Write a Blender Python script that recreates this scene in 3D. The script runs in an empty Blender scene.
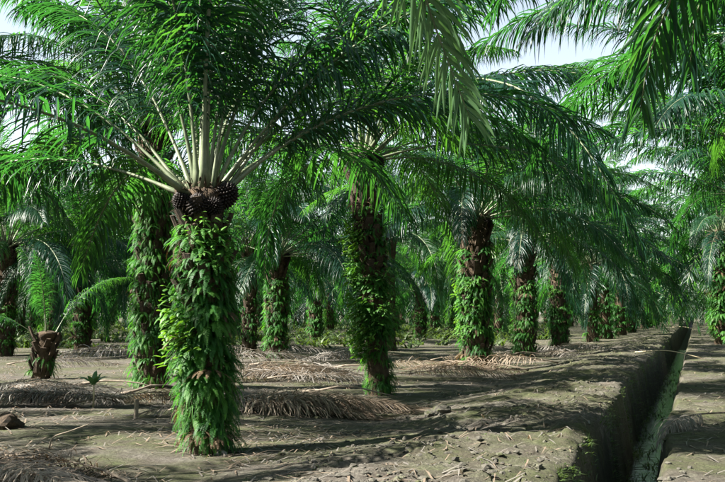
import bpy, math, random
from math import radians as R, sin, cos, pi, sqrt, atan2, tan
from mathutils import Vector as V, Matrix, noise

# ------------------------------------------------------------------ camera, sky, sun, exposure
scene = bpy.context.scene
COL = scene.collection
CAM_H = 1.55
YAW, PITCH = R(17.2), R(3.78)
FPX = 1075.0                      # focal length in pixels of the 725 px wide photograph
cam_d = bpy.data.cameras.new('camera')
cam_d.sensor_width = 36.0
cam_d.lens = 36.0 * FPX / 725.0
cam_d.clip_start = 0.05
cam_d.clip_end = 3000
cam = bpy.data.objects.new('camera', cam_d)
COL.objects.link(cam)
cam.location = (0, 0, CAM_H)
cam.rotation_euler = (R(90) + PITCH, 0, YAW)
scene.camera = cam

SUN_EL = R(42)
SUN_AZ = R(206)      # angle from +X towards +Y of the direction TO the sun
sdir = V((cos(SUN_EL) * cos(SUN_AZ), cos(SUN_EL) * sin(SUN_AZ), sin(SUN_EL)))
world = bpy.data.worlds.new('World')
scene.world = world
world.use_nodes = True
nt = world.node_tree
nt.nodes.clear()
sky = nt.nodes.new('ShaderNodeTexSky')
sky.sky_type = 'NISHITA'
sky.sun_disc = False
sky.sun_elevation = SUN_EL
sky.sun_rotation = atan2(sdir.x, sdir.y)
sky.air_density = 1.0
sky.dust_density = 0.5
sky.ozone_density = 1.0
bg = nt.nodes.new('ShaderNodeBackground')
bg.inputs['Strength'].default_value = 0.054
out = nt.nodes.new('ShaderNodeOutputWorld')
bw = nt.nodes.new('ShaderNodeRGBToBW')          # humid hazy sky: whiter than clear blue
hz = nt.nodes.new('ShaderNodeMix')
hz.data_type = 'RGBA'
hz.inputs['Factor'].default_value = 0.55
nt.links.new(sky.outputs[0], bw.inputs[0])
nt.links.new(sky.outputs[0], hz.inputs['A'])
nt.links.new(bw.outputs[0], hz.inputs['B'])
nt.links.new(hz.outputs['Result'], bg.inputs[0])
nt.links.new(bg.outputs[0], out.inputs[0])

sun_d = bpy.data.lights.new('sun', 'SUN')
sun_d.energy = 5.0
sun_d.angle = R(0.5)
sun_d.color = (1.0, 0.95, 0.85)
sun = bpy.data.objects.new('sun', sun_d)
COL.objects.link(sun)
sun.rotation_euler = sdir.to_track_quat('Z', 'Y').to_euler()
sun.location = (0, 0, 40)

scene.view_settings.view_transform = 'Standard'
scene.view_settings.look = 'None'
scene.view_settings.gamma = 1.0
scene.view_settings.exposure = 2.55
scene.render.engine = 'CYCLES'
scene.cycles.max_bounces = 8
scene.cycles.transparent_max_bounces = 4

# ------------------------------------------------------------------ helpers
cR, cU, cF = (cam.rotation_euler.to_matrix() @ V(a) for a in ((1, 0, 0), (0, 1, 0), (0, 0, -1)))


def ray(px, py):
    return (cF * FPX + cR * (px - 362.5) + cU * (241.0 - py)).normalized()


def onground(px, py, z=0.0):
    r = ray(px, py)
    t = (z - CAM_H) / r.z
    return V((0, 0, CAM_H)) + r * t


def pxdist(px, py, d):
    """the point seen at a pixel, d metres along the view axis"""
    r = ray(px, py)
    return V((0, 0, CAM_H)) + r * (d / r.dot(cF))


def depth(p):
    return (V(p) - V((0, 0, CAM_H))).dot(V((cF.x, cF.y, 0)).normalized())


def topx(p):
    q = V(p) - V((0, 0, CAM_H))
    f = q.dot(cF)
    return 362.5 + FPX * q.dot(cR) / f, 241 - FPX * q.dot(cU) / f


class MB:
    def __init__(s):
        s.v, s.f, s.m = [], [], []

    def add(s, vs, fs, mi=0):
        n = len(s.v)
        s.v.extend(vs)
        s.f.extend([tuple(i + n for i in f) for f in fs])
        s.m.extend([mi] * len(fs))

    def mesh(s, name, mats, smooth=True):
        me = bpy.data.meshes.new(name)
        me.from_pydata([tuple(p) for p in s.v], [], s.f)
        if not isinstance(mats, (list, tuple)):
            mats = [mats]
        for m in mats:
            me.materials.append(m)
        if len(mats) > 1:
            me.polygons.foreach_set('material_index', s.m)
        me.polygons.foreach_set('use_smooth', [smooth] * len(me.polygons))
        me.update()
        return me

    def tube(s, pts, rads, n=8, mi=0, flat=1.0, up=V((0, 0, 1)), cap=True):
        rings = []
        k = len(pts)
        for i, p in enumerate(pts):
            t = (pts[min(i + 1, k - 1)] - pts[max(i - 1, 0)]).normalized()
            u = up if abs(t.dot(up)) < 0.97 else V((1, 0, 0))
            a = t.cross(u).normalized()
            b = a.cross(t)
            rings.append([p + (a * cos(2 * pi * j / n) + b * sin(2 * pi * j / n) * flat) * rads[i] for j in range(n)])
        vs = [q for r in rings for q in r]
        fs = [(i * n + j, i * n + (j + 1) % n, (i + 1) * n + (j + 1) % n, (i + 1) * n + j)
              for i in range(k - 1) for j in range(n)]
        if cap:
            fs.append(tuple(range(n))[::-1])
            fs.append(tuple((k - 1) * n + j for j in range(n)))
        s.add(vs, fs, mi)


def link(name, me, parent=None, loc=None, rot=None, scale=None):
    o = bpy.data.objects.new(name, me)
    COL.objects.link(o)
    if parent:
        o.parent = parent
    if loc is not None:
        o.location = loc
    if rot is not None:
        o.rotation_euler = rot
    if scale is not None:
        o.scale = (scale,) * 3 if isinstance(scale, (int, float)) else scale
    return o


def tag(o, label=None, cat=None, group=None, kind=None):
    if label:
        o['label'] = label
    if cat:
        o['category'] = cat
    if group:
        o['group'] = group
    if kind:
        o['kind'] = kind
    return o


# ------------------------------------------------------------------ materials
def newmat(name):
    m = bpy.data.materials.new(name)
    m.use_nodes = True
    t = m.node_tree
    t.nodes.clear()
    o = t.nodes.new('ShaderNodeOutputMaterial')
    return m, t, o


def N(t, typ, **kw):
    n = t.nodes.new(typ)
    for k, v in kw.items():
        setattr(n, k, v)
    return n


def ramp(t, fac, stops):
    n = N(t, 'ShaderNodeValToRGB')
    e = n.color_ramp.elements
    while len(e) < len(stops):
        e.new(0.5)
    for i, (p, c) in enumerate(stops):
        e[i].position = p
        e[i].color = (*c, 1)
    t.links.new(fac, n.inputs[0])
    return n.outputs[0]


def texnoise(t, scale, detail=4, rough=0.6, coord='Object'):
    tc = N(t, 'ShaderNodeTexCoord')
    n = N(t, 'ShaderNodeTexNoise')
    n.inputs['Scale'].default_value = scale
    n.inputs['Detail'].default_value = detail
    n.inputs['Roughness'].default_value = rough
    t.links.new(tc.outputs[coord], n.inputs['Vector'])
    return n.outputs['Fac']


def leafmat(name, c1, c2, c3, trans, tfac=0.4, rough=0.35, nscale=1.5, spec=0.5):
    """leaf blade: colour varied by noise and by plant, light shines through"""
    m, t, o = newmat(name)
    oi = N(t, 'ShaderNodeObjectInfo')
    nf = texnoise(t, nscale, 3)
    mx = N(t, 'ShaderNodeMath', operation='ADD')
    mu = N(t, 'ShaderNodeMath', operation='MULTIPLY')
    mu.inputs[1].default_value = 0.55
    t.links.new(oi.outputs['Random'], mu.inputs[0])
    mu2 = N(t, 'ShaderNodeMath', operation='MULTIPLY')
    mu2.inputs[1].default_value = 0.5
    t.links.new(nf, mu2.inputs[0])
    t.links.new(mu.outputs[0], mx.inputs[0])
    t.links.new(mu2.outputs[0], mx.inputs[1])
    col = ramp(t, mx.outputs[0], [(0.15, c1), (0.5, c2), (0.85, c3)])
    b = N(t, 'ShaderNodeBsdfPrincipled')
    b.inputs['Roughness'].default_value = rough
    b.inputs['Specular IOR Level'].default_value = spec
    t.links.new(col, b.inputs['Base Color'])
    tr = N(t, 'ShaderNodeBsdfTranslucent')
    tm = N(t, 'ShaderNodeMix', data_type='RGBA', blend_type='MULTIPLY')
    tm.inputs['Factor'].default_value = 1.0
    tm.inputs['B'].default_value = (*trans, 1)
    t.links.new(col, tm.inputs['A'])
    t.links.new(tm.outputs['Result'], tr.inputs[0])
    mix = N(t, 'ShaderNodeMixShader')
    mix.inputs[0].default_value = tfac
    t.links.new(b.outputs[0], mix.inputs[1])
    t.links.new(tr.outputs[0], mix.inputs[2])
    t.links.new(mix.outputs[0], o.inputs[0])
    return m


def solid(name, stops, scale=6, rough=0.85, bump=0.0, bscale=30, detail=5):
    m, t, o = newmat(name)
    nf = texnoise(t, scale, detail)
    col = ramp(t, nf, stops)
    b = N(t, 'ShaderNodeBsdfPrincipled')
    b.inputs['Roughness'].default_value = rough
    b.inputs['Specular IOR Level'].default_value = 0.25
    t.links.new(col, b.inputs['Base Color'])
    if bump:
        bp = N(t, 'ShaderNodeBump')
        bp.inputs['Strength'].default_value = bump
        bp.inputs['Distance'].default_value = 0.03
        t.links.new(texnoise(t, bscale, 6, 0.7), bp.inputs['Height'])
        t.links.new(bp.outputs[0], b.inputs['Normal'])
    t.links.new(b.outputs[0], o.inputs[0])
    return m


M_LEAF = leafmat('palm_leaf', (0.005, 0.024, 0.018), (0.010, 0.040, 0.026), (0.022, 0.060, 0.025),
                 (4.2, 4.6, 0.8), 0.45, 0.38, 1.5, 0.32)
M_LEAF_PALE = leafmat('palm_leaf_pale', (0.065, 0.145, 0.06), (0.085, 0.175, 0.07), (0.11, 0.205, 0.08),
                      (1.1, 1.2, 0.7), 0.30, 0.4)  # pale base carries painted sunlit glare of the hanging frond; seedling leaves share it
M_FERN = leafmat('fern_leaf', (0.016, 0.070, 0.016), (0.034, 0.125, 0.024), (0.075, 0.190, 0.032),
                 (1.8, 2.1, 0.6), 0.45, 0.55, 3.0, 0.3)
M_CREEP = leafmat('creeper_leaf', (0.035, 0.115, 0.02), (0.06, 0.165, 0.03), (0.10, 0.21, 0.035),
                  (1.7, 1.6, 0.5), 0.42, 0.5, 3.0, 0.3)
M_GRASS = leafmat('grass_blade', (0.025, 0.05, 0.015), (0.04, 0.075, 0.02), (0.07, 0.10, 0.03),
                  (1.7, 1.7, 0.6), 0.35, 0.5, 2.0)
M_DRY = leafmat('dry_leaf', (0.10, 0.074, 0.055), (0.18, 0.14, 0.105), (0.28, 0.235, 0.185),
                (0.9, 0.75, 0.5), 0.22, 0.6, 2.5, 0.3)
M_DRYGREY = leafmat('dry_leaf_grey', (0.08, 0.07, 0.062), (0.145, 0.132, 0.118), (0.24, 0.225, 0.205),
                    (0.9, 0.8, 0.6), 0.18, 0.6, 2.5, 0.3)
M_DEADFERN = leafmat('dead_fern', (0.05, 0.034, 0.02), (0.09, 0.062, 0.036), (0.14, 0.10, 0.06), (1.2, 0.9, 0.5), 0.25, 0.7, 3.0, 0.2)
M_PETIOLE = solid('petiole', [(0.3, (0.065, 0.085, 0.045)), (0.5, (0.12, 0.145, 0.085)), (0.75, (0.20, 0.205, 0.135))], 7, 0.5)
M_DRYRACHIS = solid('dry_rachis', [(0.3, (0.08, 0.06, 0.045)), (0.6, (0.16, 0.13, 0.10)), (0.8, (0.26, 0.22, 0.18))], 8, 0.75)
M_TRUNK = solid('trunk_bark', [(0.3, (0.025, 0.018, 0.012)), (0.55, (0.065, 0.045, 0.028)), (0.8, (0.12, 0.085, 0.055))], 9, 0.95, 0.9, 26)
M_STUB = solid('frond_butt', [(0.3, (0.025, 0.018, 0.013)), (0.55, (0.055, 0.039, 0.026)), (0.8, (0.12, 0.085, 0.058))], 11, 0.9, 0.6, 50)
M_FRUIT = solid('fruit', [(0.35, (0.006, 0.005, 0.004)), (0.6, (0.014, 0.009, 0.007)), (0.8, (0.05, 0.02, 0.012))], 22, 0.6)
M_WOOD = solid('dead_wood', [(0.3, (0.12, 0.10, 0.08)), (0.6, (0.24, 0.20, 0.15)), (0.8, (0.34, 0.30, 0.24))], 14, 0.85, 0.4, 60)
M_PALEWOOD = solid('pale_wood', [(0.3, (0.30, 0.25, 0.16)), (0.6, (0.42, 0.36, 0.24)), (0.8, (0.5, 0.45, 0.33))], 10, 0.75)
M_CLOD = solid('earth_clod', [(0.3, (0.036, 0.033, 0.027)), (0.5, (0.075, 0.07, 0.058)), (0.62, (0.06, 0.066, 0.03)), (0.8, (0.14, 0.132, 0.115))], 1.6, 0.95, 0.5, 60)
M_MUD_SHADE = solid('ditch_mud_shade', [(0.3, (0.012, 0.012, 0.009)), (0.5, (0.030, 0.028, 0.02)), (0.7, (0.035, 0.045, 0.02)), (0.85, (0.07, 0.065, 0.05))], 5, 0.8, 0.9, 18)  # damp mud, darkened to paint in the shade of the ditch wall
M_STONE = solid('stone', [(0.3, (0.22, 0.20, 0.18)), (0.7, (0.38, 0.36, 0.32))], 12, 0.9, 0.4, 50)
M_BLUE = solid('blue_plastic', [(0.3, (0.03, 0.06, 0.22)), (0.7, (0.06, 0.10, 0.32))], 12, 0.4)


def ground_mat():
    m, t, o = newmat('plantation_soil')
    big = texnoise(t, 0.55, 6, 0.62)
    mid = texnoise(t, 3.2, 6, 0.7)
    fine = texnoise(t, 26, 6, 0.75)
    clay = ramp(t, fine, [(0.28, (0.034, 0.030, 0.025)), (0.5, (0.085, 0.077, 0.066)), (0.75, (0.23, 0.212, 0.18))])
    moss = ramp(t, fine, [(0.25, (0.022, 0.028, 0.011)), (0.55, (0.052, 0.062, 0.022)), (0.8, (0.11, 0.12, 0.045))])
    dark = ramp(t, fine, [(0.3, (0.024, 0.019, 0.015)), (0.7, (0.07, 0.058, 0.046))])
    f1 = ramp(t, big, [(0.40, (0, 0, 0)), (0.56, (0.9, 0.9, 0.9))])
    f2 = ramp(t, mid, [(0.40, (0, 0, 0)), (0.62, (0.8, 0.8, 0.8))])
    m1 = N(t, 'ShaderNodeMix', data_type='RGBA')
    t.links.new(f1, m1.inputs['Factor'])
    t.links.new(clay, m1.inputs['A'])
    t.links.new(moss, m1.inputs['B'])
    m2 = N(t, 'ShaderNodeMix', data_type='RGBA')
    t.links.new(f2, m2.inputs['Factor'])
    t.links.new(m1.outputs['Result'], m2.inputs['A'])
    t.links.new(dark, m2.inputs['B'])
    b = N(t, 'ShaderNodeBsdfPrincipled')
    b.inputs['Roughness'].default_value = 0.95
    b.inputs['Specular IOR Level'].default_value = 0.2
    t.links.new(m2.outputs['Result'], b.inputs['Base Color'])
    bp = N(t, 'ShaderNodeBump')
    bp.inputs['Strength'].default_value = 1.0
    bp.inputs['Distance'].default_value = 0.04
    t.links.new(texnoise(t, 14, 8, 0.75), bp.inputs['Height'])
    t.links.new(bp.outputs[0], b.inputs['Normal'])
    t.links.new(b.outputs[0], o.inputs[0])
    return m


def water_mat():
    m, t, o = newmat('ditch_water')
    b = N(t, 'ShaderNodeBsdfPrincipled')
    b.inputs['Base Color'].default_value = (0.02, 0.022, 0.014, 1)
    b.inputs['Roughness'].default_value = 0.12
    bp = N(t, 'ShaderNodeBump')
    bp.inputs['Strength'].default_value = 0.35
    bp.inputs['Distance'].default_value = 0.02
    t.links.new(texnoise(t, 6, 3), bp.inputs['Height'])
    t.links.new(bp.outputs[0], b.inputs['Normal'])
    t.links.new(b.outputs[0], o.inputs[0])
    return m


# ------------------------------------------------------------------ ground with the drainage ditch
def fbm(x, y, z=0.0, o=4):
    return noise.fractal(V((x, y, z)), 1.0, 2.1, o)


def smooth(a, b, x):
    t = min(1, max(0, (x - a) / (b - a)))
    return t * t * (3 - 2 * t)


DITCH_Z = -0.95


def ditch_edges(y):
    w = fbm(0.0, y * 0.45, 3.1) * 0.08 + fbm(2.0, y * 2.2, 3.1, 3) * 0.05
    w2 = fbm(4.0, y * 0.5, 7.7) * 0.07 + fbm(6.0, y * 2.0, 7.7, 3) * 0.04
    grow = 0.22 * smooth(10, 26, y)
    return -1.12 - grow + w, -0.36 + w2


def gz(x, y):
    xl, xr = ditch_edges(y)
    z = fbm(x * 0.13, y * 0.13, 1.3, 3) * 0.05
    z += fbm(x * 0.9, y * 0.9, 5.3, 5) * 0.03
    # spoil bank thrown up on the left of the ditch
    prof = smooth(-4.6, -2.4, x) * (1 - smooth(xl - 0.2, xl + 0.1, x) * 0.45) if x < xl + 0.12 else 0.55
    if x > (xl + xr) / 2:
        prof = 0
    z += prof * (0.20 + 0.07 * fbm(x * 0.35, y * 0.35, 9.0, 3))
    if x < xl + 0.1:
        z += prof * (fbm(x * 2.6, y * 2.6, 2.0, 5) * 0.055 + abs(fbm(x * 5.5, y * 5.5, 4.0, 3)) * 0.05)
    if x > xr - 0.1:
        z += (1 - smooth(0.9, 3.0, x)) * (0.02 + fbm(x * 3, y * 3, 8.0, 4) * 0.03)
    # the cut
    c = smooth(xl - 0.05, xl + 0.2, x) * (1 - smooth(xr - 0.24, xr + 0.02, x))
    zb = DITCH_Z - 0.12 + fbm(x * 2, y * 2, 6.0, 3) * 0.05
    if c > 0:
        rough = (fbm(x * 5, y * 4, 12.0, 4) * 0.10 + abs(fbm(x * 11, y * 8, 15.0, 3)) * 0.07) * sin(pi * min(c, 1))
        z = z * (1 - c) + zb * c + rough
    return z


def build_ground():
    xs = []
    x = -260.0
    while x < 260:
        xs.append(x)
        if -1.75 < x < 0.05:
            s = 0.032
        elif -4.7 < x <= -1.75:
            s = 0.07
        elif 0.05 <= x < 2.2:
            s = 0.08
        elif -16 < x <= -4.7:
            s = 0.13
        else:
            s = max(0.3, 0.12 * min(abs(x + 16), abs(x - 2.2)))
        x += s
    ys = [-60, -40, -25, -15, -8, -3, 0, 2, 4, 5.5]
    y = 6.5
    while y < 900:
        ys.append(y)
        y += 0.0062 * y if y < 70 else 0.03 * y
    nx = len(xs)
    vs = [(a, b, gz(a, b)) for b in ys for a in xs]
    fs = [(j * nx + i, j * nx + i + 1, (j + 1) * nx + i + 1, (j + 1) * nx + i)
          for j in range(len(ys) - 1) for i in range(nx - 1)]
    mb = MB()
    mb.v, mb.f, mb.m = vs, fs, [0] * len(fs)
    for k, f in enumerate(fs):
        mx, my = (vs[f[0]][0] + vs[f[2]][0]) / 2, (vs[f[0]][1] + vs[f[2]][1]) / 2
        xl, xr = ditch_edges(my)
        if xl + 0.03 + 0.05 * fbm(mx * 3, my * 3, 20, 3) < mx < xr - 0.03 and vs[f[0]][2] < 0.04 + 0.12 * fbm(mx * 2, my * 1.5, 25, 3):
            mb.m[k] = 1  # faces of the cut take the mud with painted shade
    o = link('ground', mb.mesh('ground', [ground_mat(), M_MUD_SHADE]))
    tag(o, 'bare grey brown plantation soil with moss and a straight ditch cut', 'ground', kind='structure')
    mb = MB()
    wy = [-50, 0] + [4 + 2.0 * i for i in range(36)]
    for a in wy:
        xl, xr = ditch_edges(a)
        mb.v += [V((xl - 0.05, a, DITCH_Z)), V((xr + 0.05, a, DITCH_Z))]
    mb.f = [(2 * i, 2 * i + 1, 2 * i + 3, 2 * i + 2) for i in range(len(wy) - 1)]
    mb.m = [0] * len(mb.f)
    o = link('water', mb.mesh('water', water_mat()))
    tag(o, 'dark still water at the bottom of the drainage ditch', 'water', kind='structure')


build_ground()


# ------------------------------------------------------------------ palm fronds
def leaflet(mb, p, d0, wdir, L, W, droop, segs=4, mi=0, fold=0.22, zmin=None, curl=0.0, tw=0.0):
    pts, dirs = [p], [d0]
    d = d0.copy()
    step = L / segs
    for i in range(segs):
        d = (d + V((0, 0, -1)) * droop * (0.35 + i * 0.5) / segs).normalized()
        if curl:
            d = (d + wdir * curl / segs).normalized()
        q = pts[-1] + d * step
        if zmin is not None and q.z < zmin:
            q.z = zmin + 0.004 * i
            d = (q - pts[-1]).normalized() if (q - pts[-1]).length > 1e-5 else d
        pts.append(q)
        dirs.append(d)
    prof = [0.45, 1.0, 0.9, 0.6, 0.0] if segs == 4 else [0.6, 1.0, 0.55, 0.0] if segs == 3 else [0.7, 0.95, 0.0]
    vs, fs = [], []
    for i, q in enumerate(pts):
        w = wdir - dirs[i] * wdir.dot(dirs[i])
        if w.length < 1e-4:
            w = dirs[i].orthogonal()
        w.normalize()
        if tw:
            w = Matrix.Rotation(tw * i / segs, 3, dirs[i]) @ w
        nrm = w.cross(dirs[i])
        hw = W * prof[i] * 0.5
        if i == segs:
            vs.append(q)
        else:
            vs += [q - w * hw + nrm * hw * fold * 2, q, q + w * hw + nrm * hw * fold * 2]
    for i in range(segs - 1):
        a = i * 3
        fs += [(a, a + 1, a + 4, a + 3), (a + 1, a + 2, a + 5, a + 4)]
    a = (segs - 1) * 3
    fs += [(a, a + 1, a + 3), (a + 1, a + 2, a + 3)]
    mb.add(vs, fs, mi)


def resample(ctrl, n):
    """smooth path through control points (Catmull-Rom), n points evenly spread"""
    c = [V(p) for p in ctrl]
    c = [c[0] * 2 - c[1]] + c + [c[-1] * 2 - c[-2]]
    dense = []
    for i in range(1, len(c) - 2):
        for k in range(24):
            t = k / 24
            p0, p1, p2, p3 = c[i - 1:i + 3]
            dense.append(0.5 * ((2 * p1) + (p2 - p0) * t + (2 * p0 - 5 * p1 + 4 * p2 - p3) * t * t
                                + (3 * p1 - p0 - 3 * p2 + p3) * t ** 3))
    dense.append(c[-2])
    acc = [0]
    for i in range(1, len(dense)):
        acc.append(acc[-1] + (dense[i] - dense[i - 1]).length)
    res = []
    j = 0
    for k in range(n):
        s = acc[-1] * k / (n - 1)
        while j < len(acc) - 2 and acc[j + 1] < s:
            j += 1
        t = (s - acc[j]) / max(1e-6, acc[j + 1] - acc[j])
        res.append(dense[j].lerp(dense[j + 1], min(1, t)))
    return res, acc[-1]


def arc_path(L, a0, a1, side=0.0, n=26, power=1.15):
    pts = [V((0, 0, 0))]
    for i in range(n - 1):
        s = (i + 0.5) / (n - 1)
        a = R(a0 + (a1 - a0) * s ** power)
        b = R(side) * s
        pts.append(pts[-1] + V((cos(a) * cos(b), cos(a) * sin(b), sin(a))) * L / (n - 1))
    return pts


def frond_meshes(path, L, rnd, npairs=88, pet=0.18, lmax=0.92, wmax=0.042, droop=1.0, segs=4, rad=0.045,
                 single=False, side=None, zmin=None, scatter=1.0, skip=0.03, fluff=1.0):
    """rachis MB and leaflets MB (or a list of one MB for each leaflet)"""
    n = len(path)
    rb = MB()
    rads = []
    for i in range(n):
        s = i / (n - 1)
        r = rad * (1.0 - s) ** 0.8 + 0.004
        if s < 0.12:
            r += rad * 1.3 * (1 - s / 0.12) ** 1.5
        rads.append(r)
    rb.tube(path, rads, 6, flat=0.7)
    lb = MB()
    singles = []
    for k in range(npairs):
        s = pet + (1 - pet) * (k + 0.5) / npairs
        prof = min(1.0, 0.32 + 1.0 * ((s - pet) / 0.22)) if s < pet + 0.22 else 1.0
        prof *= (1 - 0.62 * max(0, (s - 0.55) / 0.45) ** 1.6)
        for sg in (-1, 1):
            if rnd.random() < skip:
                continue
            s2 = min(0.999, s + rnd.uniform(-0.4, 0.4) / npairs)
            f = s2 * (n - 1)
            i = min(n - 2, int(f))
            p = path[i].lerp(path[i + 1], f - i)
            T = (path[min(i + 2, n - 1)] - path[max(i - 1, 0)]).normalized()
            S = T.cross(V((0, 0, 1)))
            if side is not None:
                S = side - T * side.dot(T)
            if S.length < 0.05:
                S = T.cross(V((0, 1, 0)))
            S.normalize()
            Nn = S.cross(T)
            ph = R(72 - 44 * s2 + rnd.uniform(-9, 9) * scatter)
            psi = R((rnd.choice((30, 8, -14)) + rnd.uniform(-10, 10)) * fluff)
            d0 = (T * cos(ph) + (S * sg * cos(psi) + Nn * sin(psi)) * sin(ph)).normalized()
            wd = (T - d0 * T.dot(d0)).normalized()
            Ln = lmax * prof * rnd.uniform(0.85, 1.1)
            W = wmax * (0.55 + 0.45 * prof) * rnd.uniform(0.85, 1.15)
            tgt = lb
            if single:
                tgt = MB()
                singles.append(tgt)
            leaflet(tgt, p, d0, wd, Ln, W, droop * rnd.uniform(0.6, 1.35), segs, zmin=zmin,
                    curl=rnd.uniform(-0.25, 0.25) * scatter, tw=rnd.uniform(-0.5, 0.5) * scatter)
    return rb, (singles if single else lb)


# library of living fronds: start elevation -> variants sharing mesh data
ELEVS = [86, 76, 66, 56, 46, 36, 26, 14, 2, -12]
FROND_LIB = {}
for ie, el in enumerate(ELEVS):
    FROND_LIB[el] = []
    for k in range(2):
        rnd = random.Random(100 + ie * 7 + k)
        fall = 48 + (86 - el) * 0.42 + rnd.uniform(-8, 14)
        Lf = rnd.uniform(5.0, 5.8) * (0.86 if el > 80 else 1)
        path = arc_path(Lf, el, max(-84, el - fall), rnd.uniform(-22, 22), 26, rnd.uniform(1.1, 1.45))
        rb, lb = frond_meshes(path, Lf, rnd, 132, droop=rnd.uniform(1.3, 2.4), rad=0.025, wmax=0.034)
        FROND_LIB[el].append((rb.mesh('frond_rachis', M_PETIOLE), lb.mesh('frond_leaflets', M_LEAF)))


def add_frond(palm, z, az, el, rnd, scale=1.0, r0=0.16, lean=V((0, 0, 0)), tilt=None):
    key = min(ELEVS, key=lambda e: abs(e - el))
    rm, lm = rnd.choice(FROND_LIB[key])
    f = link('frond', rm, palm, (lean.x + r0 * cos(az), lean.y + r0 * sin(az), z),
             (rnd.uniform(-0.1, 0.1), -R(el - key) + (tilt or rnd.uniform(-0.05, 0.05)), az), scale)
    tag(link('leaflets', lm, f), kind='stuff')
    return f


# ------------------------------------------------------------------ epiphytes on the trunks
def fern_frond(mb, az, L, el0, el1, rnd, npin=20, pin=0.075, r0=0.0, wid=0.02):
    pts = [V((r0 * cos(az), r0 * sin(az), 0))]
    ns = 10
    for i in range(ns):
        a = R(el0 + (el1 - el0) * ((i + 0.5) / ns) ** 0.8)
        pts.append(pts[-1] + V((cos(a) * cos(az), cos(a) * sin(az), sin(a))) * L / ns)
    for k in range(npin):
        s = 0.08 + 0.92 * k / npin
        f = s * ns
        i = min(ns - 1, int(f))
        p = pts[i].lerp(pts[i + 1], f - i)
        T = (pts[i + 1] - pts[i]).normalized()
        S = V((-sin(az), cos(az), 0))
        pl = pin * (0.55 + 0.45 * min(1, s * 4)) * (1 - 0.8 * max(0, (s - 0.5) / 0.5) ** 1.4)
        for sg in (-1, 1):
            d = (S * sg + T * 0.35 + V((0, 0, -0.25 + rnd.uniform(-0.2, 0.2)))).normalized()
            w = T * wid * 0.5
            q = p + d * pl * 0.55
            mb.add([p - w * 0.6, q - w, p + d * pl, q + w, p + w * 0.6], [(0, 1, 3, 4), (1, 2, 3)])
    for i in range(0, ns, 2):
        a, b = pts[i], pts[min(i + 2, ns)]
        S = V((-sin(az), cos(az), 0)) * 0.003
        mb.add([a - S, a + S, b + S, b - S], [(0, 1, 2, 3)])


FERNS, STRAPS, CREEPS = [], [], []
for k in range(5):
    rnd = random.Random(300 + k)
    mb = MB()
    for i in range(7):
        fern_frond(mb, R(-75 + 25 * i + rnd.uniform(-10, 10)), rnd.uniform(0.38, 0.62), rnd.uniform(15, 60),
                   rnd.uniform(-85, -50), rnd, 20, rnd.uniform(0.05, 0.075))
    FERNS.append(mb.mesh('fern_tuft', M_FERN))
for k in range(5):     # narrow hanging fronds packed on the lower trunk
    rnd = random.Random(330 + k)
    mb = MB()
    for i in range(5):
        az = R(rnd.uniform(-70, 70))
        L = rnd.uniform(0.26, 0.5)
        st = V((0.02, rnd.uniform(-0.12, 0.12), rnd.uniform(-0.1, 0.1)))
        d0 = V((cos(az) * 0.8, sin(az), rnd.uniform(-0.8, 0.5))).normalized()
        leaflet(mb, st, d0, V((-sin(az), cos(az), 0)), L, rnd.uniform(0.012, 0.022), rnd.uniform(3.5, 6.5), 4,
                curl=rnd.uniform(-0.3, 0.3))
    for i in range(5):
        fern_frond(mb, R(rnd.uniform(-70, 70)), rnd.uniform(0.28, 0.52), rnd.uniform(-10, 55), rnd.uniform(-89, -80), rnd, 20, rnd.uniform(0.035, 0.06), wid=0.013)
    STRAPS.append(mb.mesh('strap_fern_tuft', M_FERN))
for k in range(4):     # broad oval creeper leaves
    rnd = random.Random(360 + k)
    mb = MB()
    for i in range(22):
        az = R(rnd.uniform(-80, 80))
        st = V((0.05 + rnd.uniform(0, 0.16), rnd.uniform(-0.2, 0.2), rnd.uniform(-0.25, 0.2)))
        d0 = V((cos(az), sin(az), rnd.uniform(-0.4, 0.4))).normalized()
        leaflet(mb, st, d0, V((-sin(az), cos(az), 0.2)), rnd.uniform(0.07, 0.13), rnd.uniform(0.035, 0.06),
                rnd.uniform(0.6, 1.6), 4, fold=0.15)
        mb.tube([V((0, st.y * 0.6, st.z * 0.7)), st], [0.004, 0.002], 3, cap=False)
    CREEPS.append(mb.mesh('creeper_spray', M_CREEP))

DEADFERNS = []
for k in range(2):
    me = STRAPS[k].copy()
    me.materials.clear()
    me.materials.append(M_DEADFERN)
    DEADFERNS.append(me)
    me = FERNS[k].copy()
    me.materials.clear()
    me.materials.append(M_DEADFERN)
    DEADFERNS.append(me)

FIBRES = []
for k in range(2):     # dark ragged fibre and old leaf sheaths round the heart of the crown
    rnd = random.Random(340 + k)
    mb = MB()
    for i in range(300):
        a = rnd.uniform(0, 2 * pi)
        z = rnd.uniform(-0.42, 0.22)
        rr = 0.29 + rnd.uniform(-0.05, 0.06) - 0.12 * max(0, z)
        d = V((cos(a + rnd.uniform(-.5, .5)), sin(a + rnd.uniform(-.5, .5)), rnd.uniform(-0.6, 2.2))).normalized()
        leaflet(mb, V((rr * cos(a), rr * sin(a), z)), d, V((-sin(a), cos(a), 0)), rnd.uniform(0.08, 0.26), rnd.uniform(0.008, 0.05), rnd.uniform(0.2, 2.5), 3)
    FIBRES.append(mb.mesh('crown_fibre', M_TRUNK))

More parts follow.
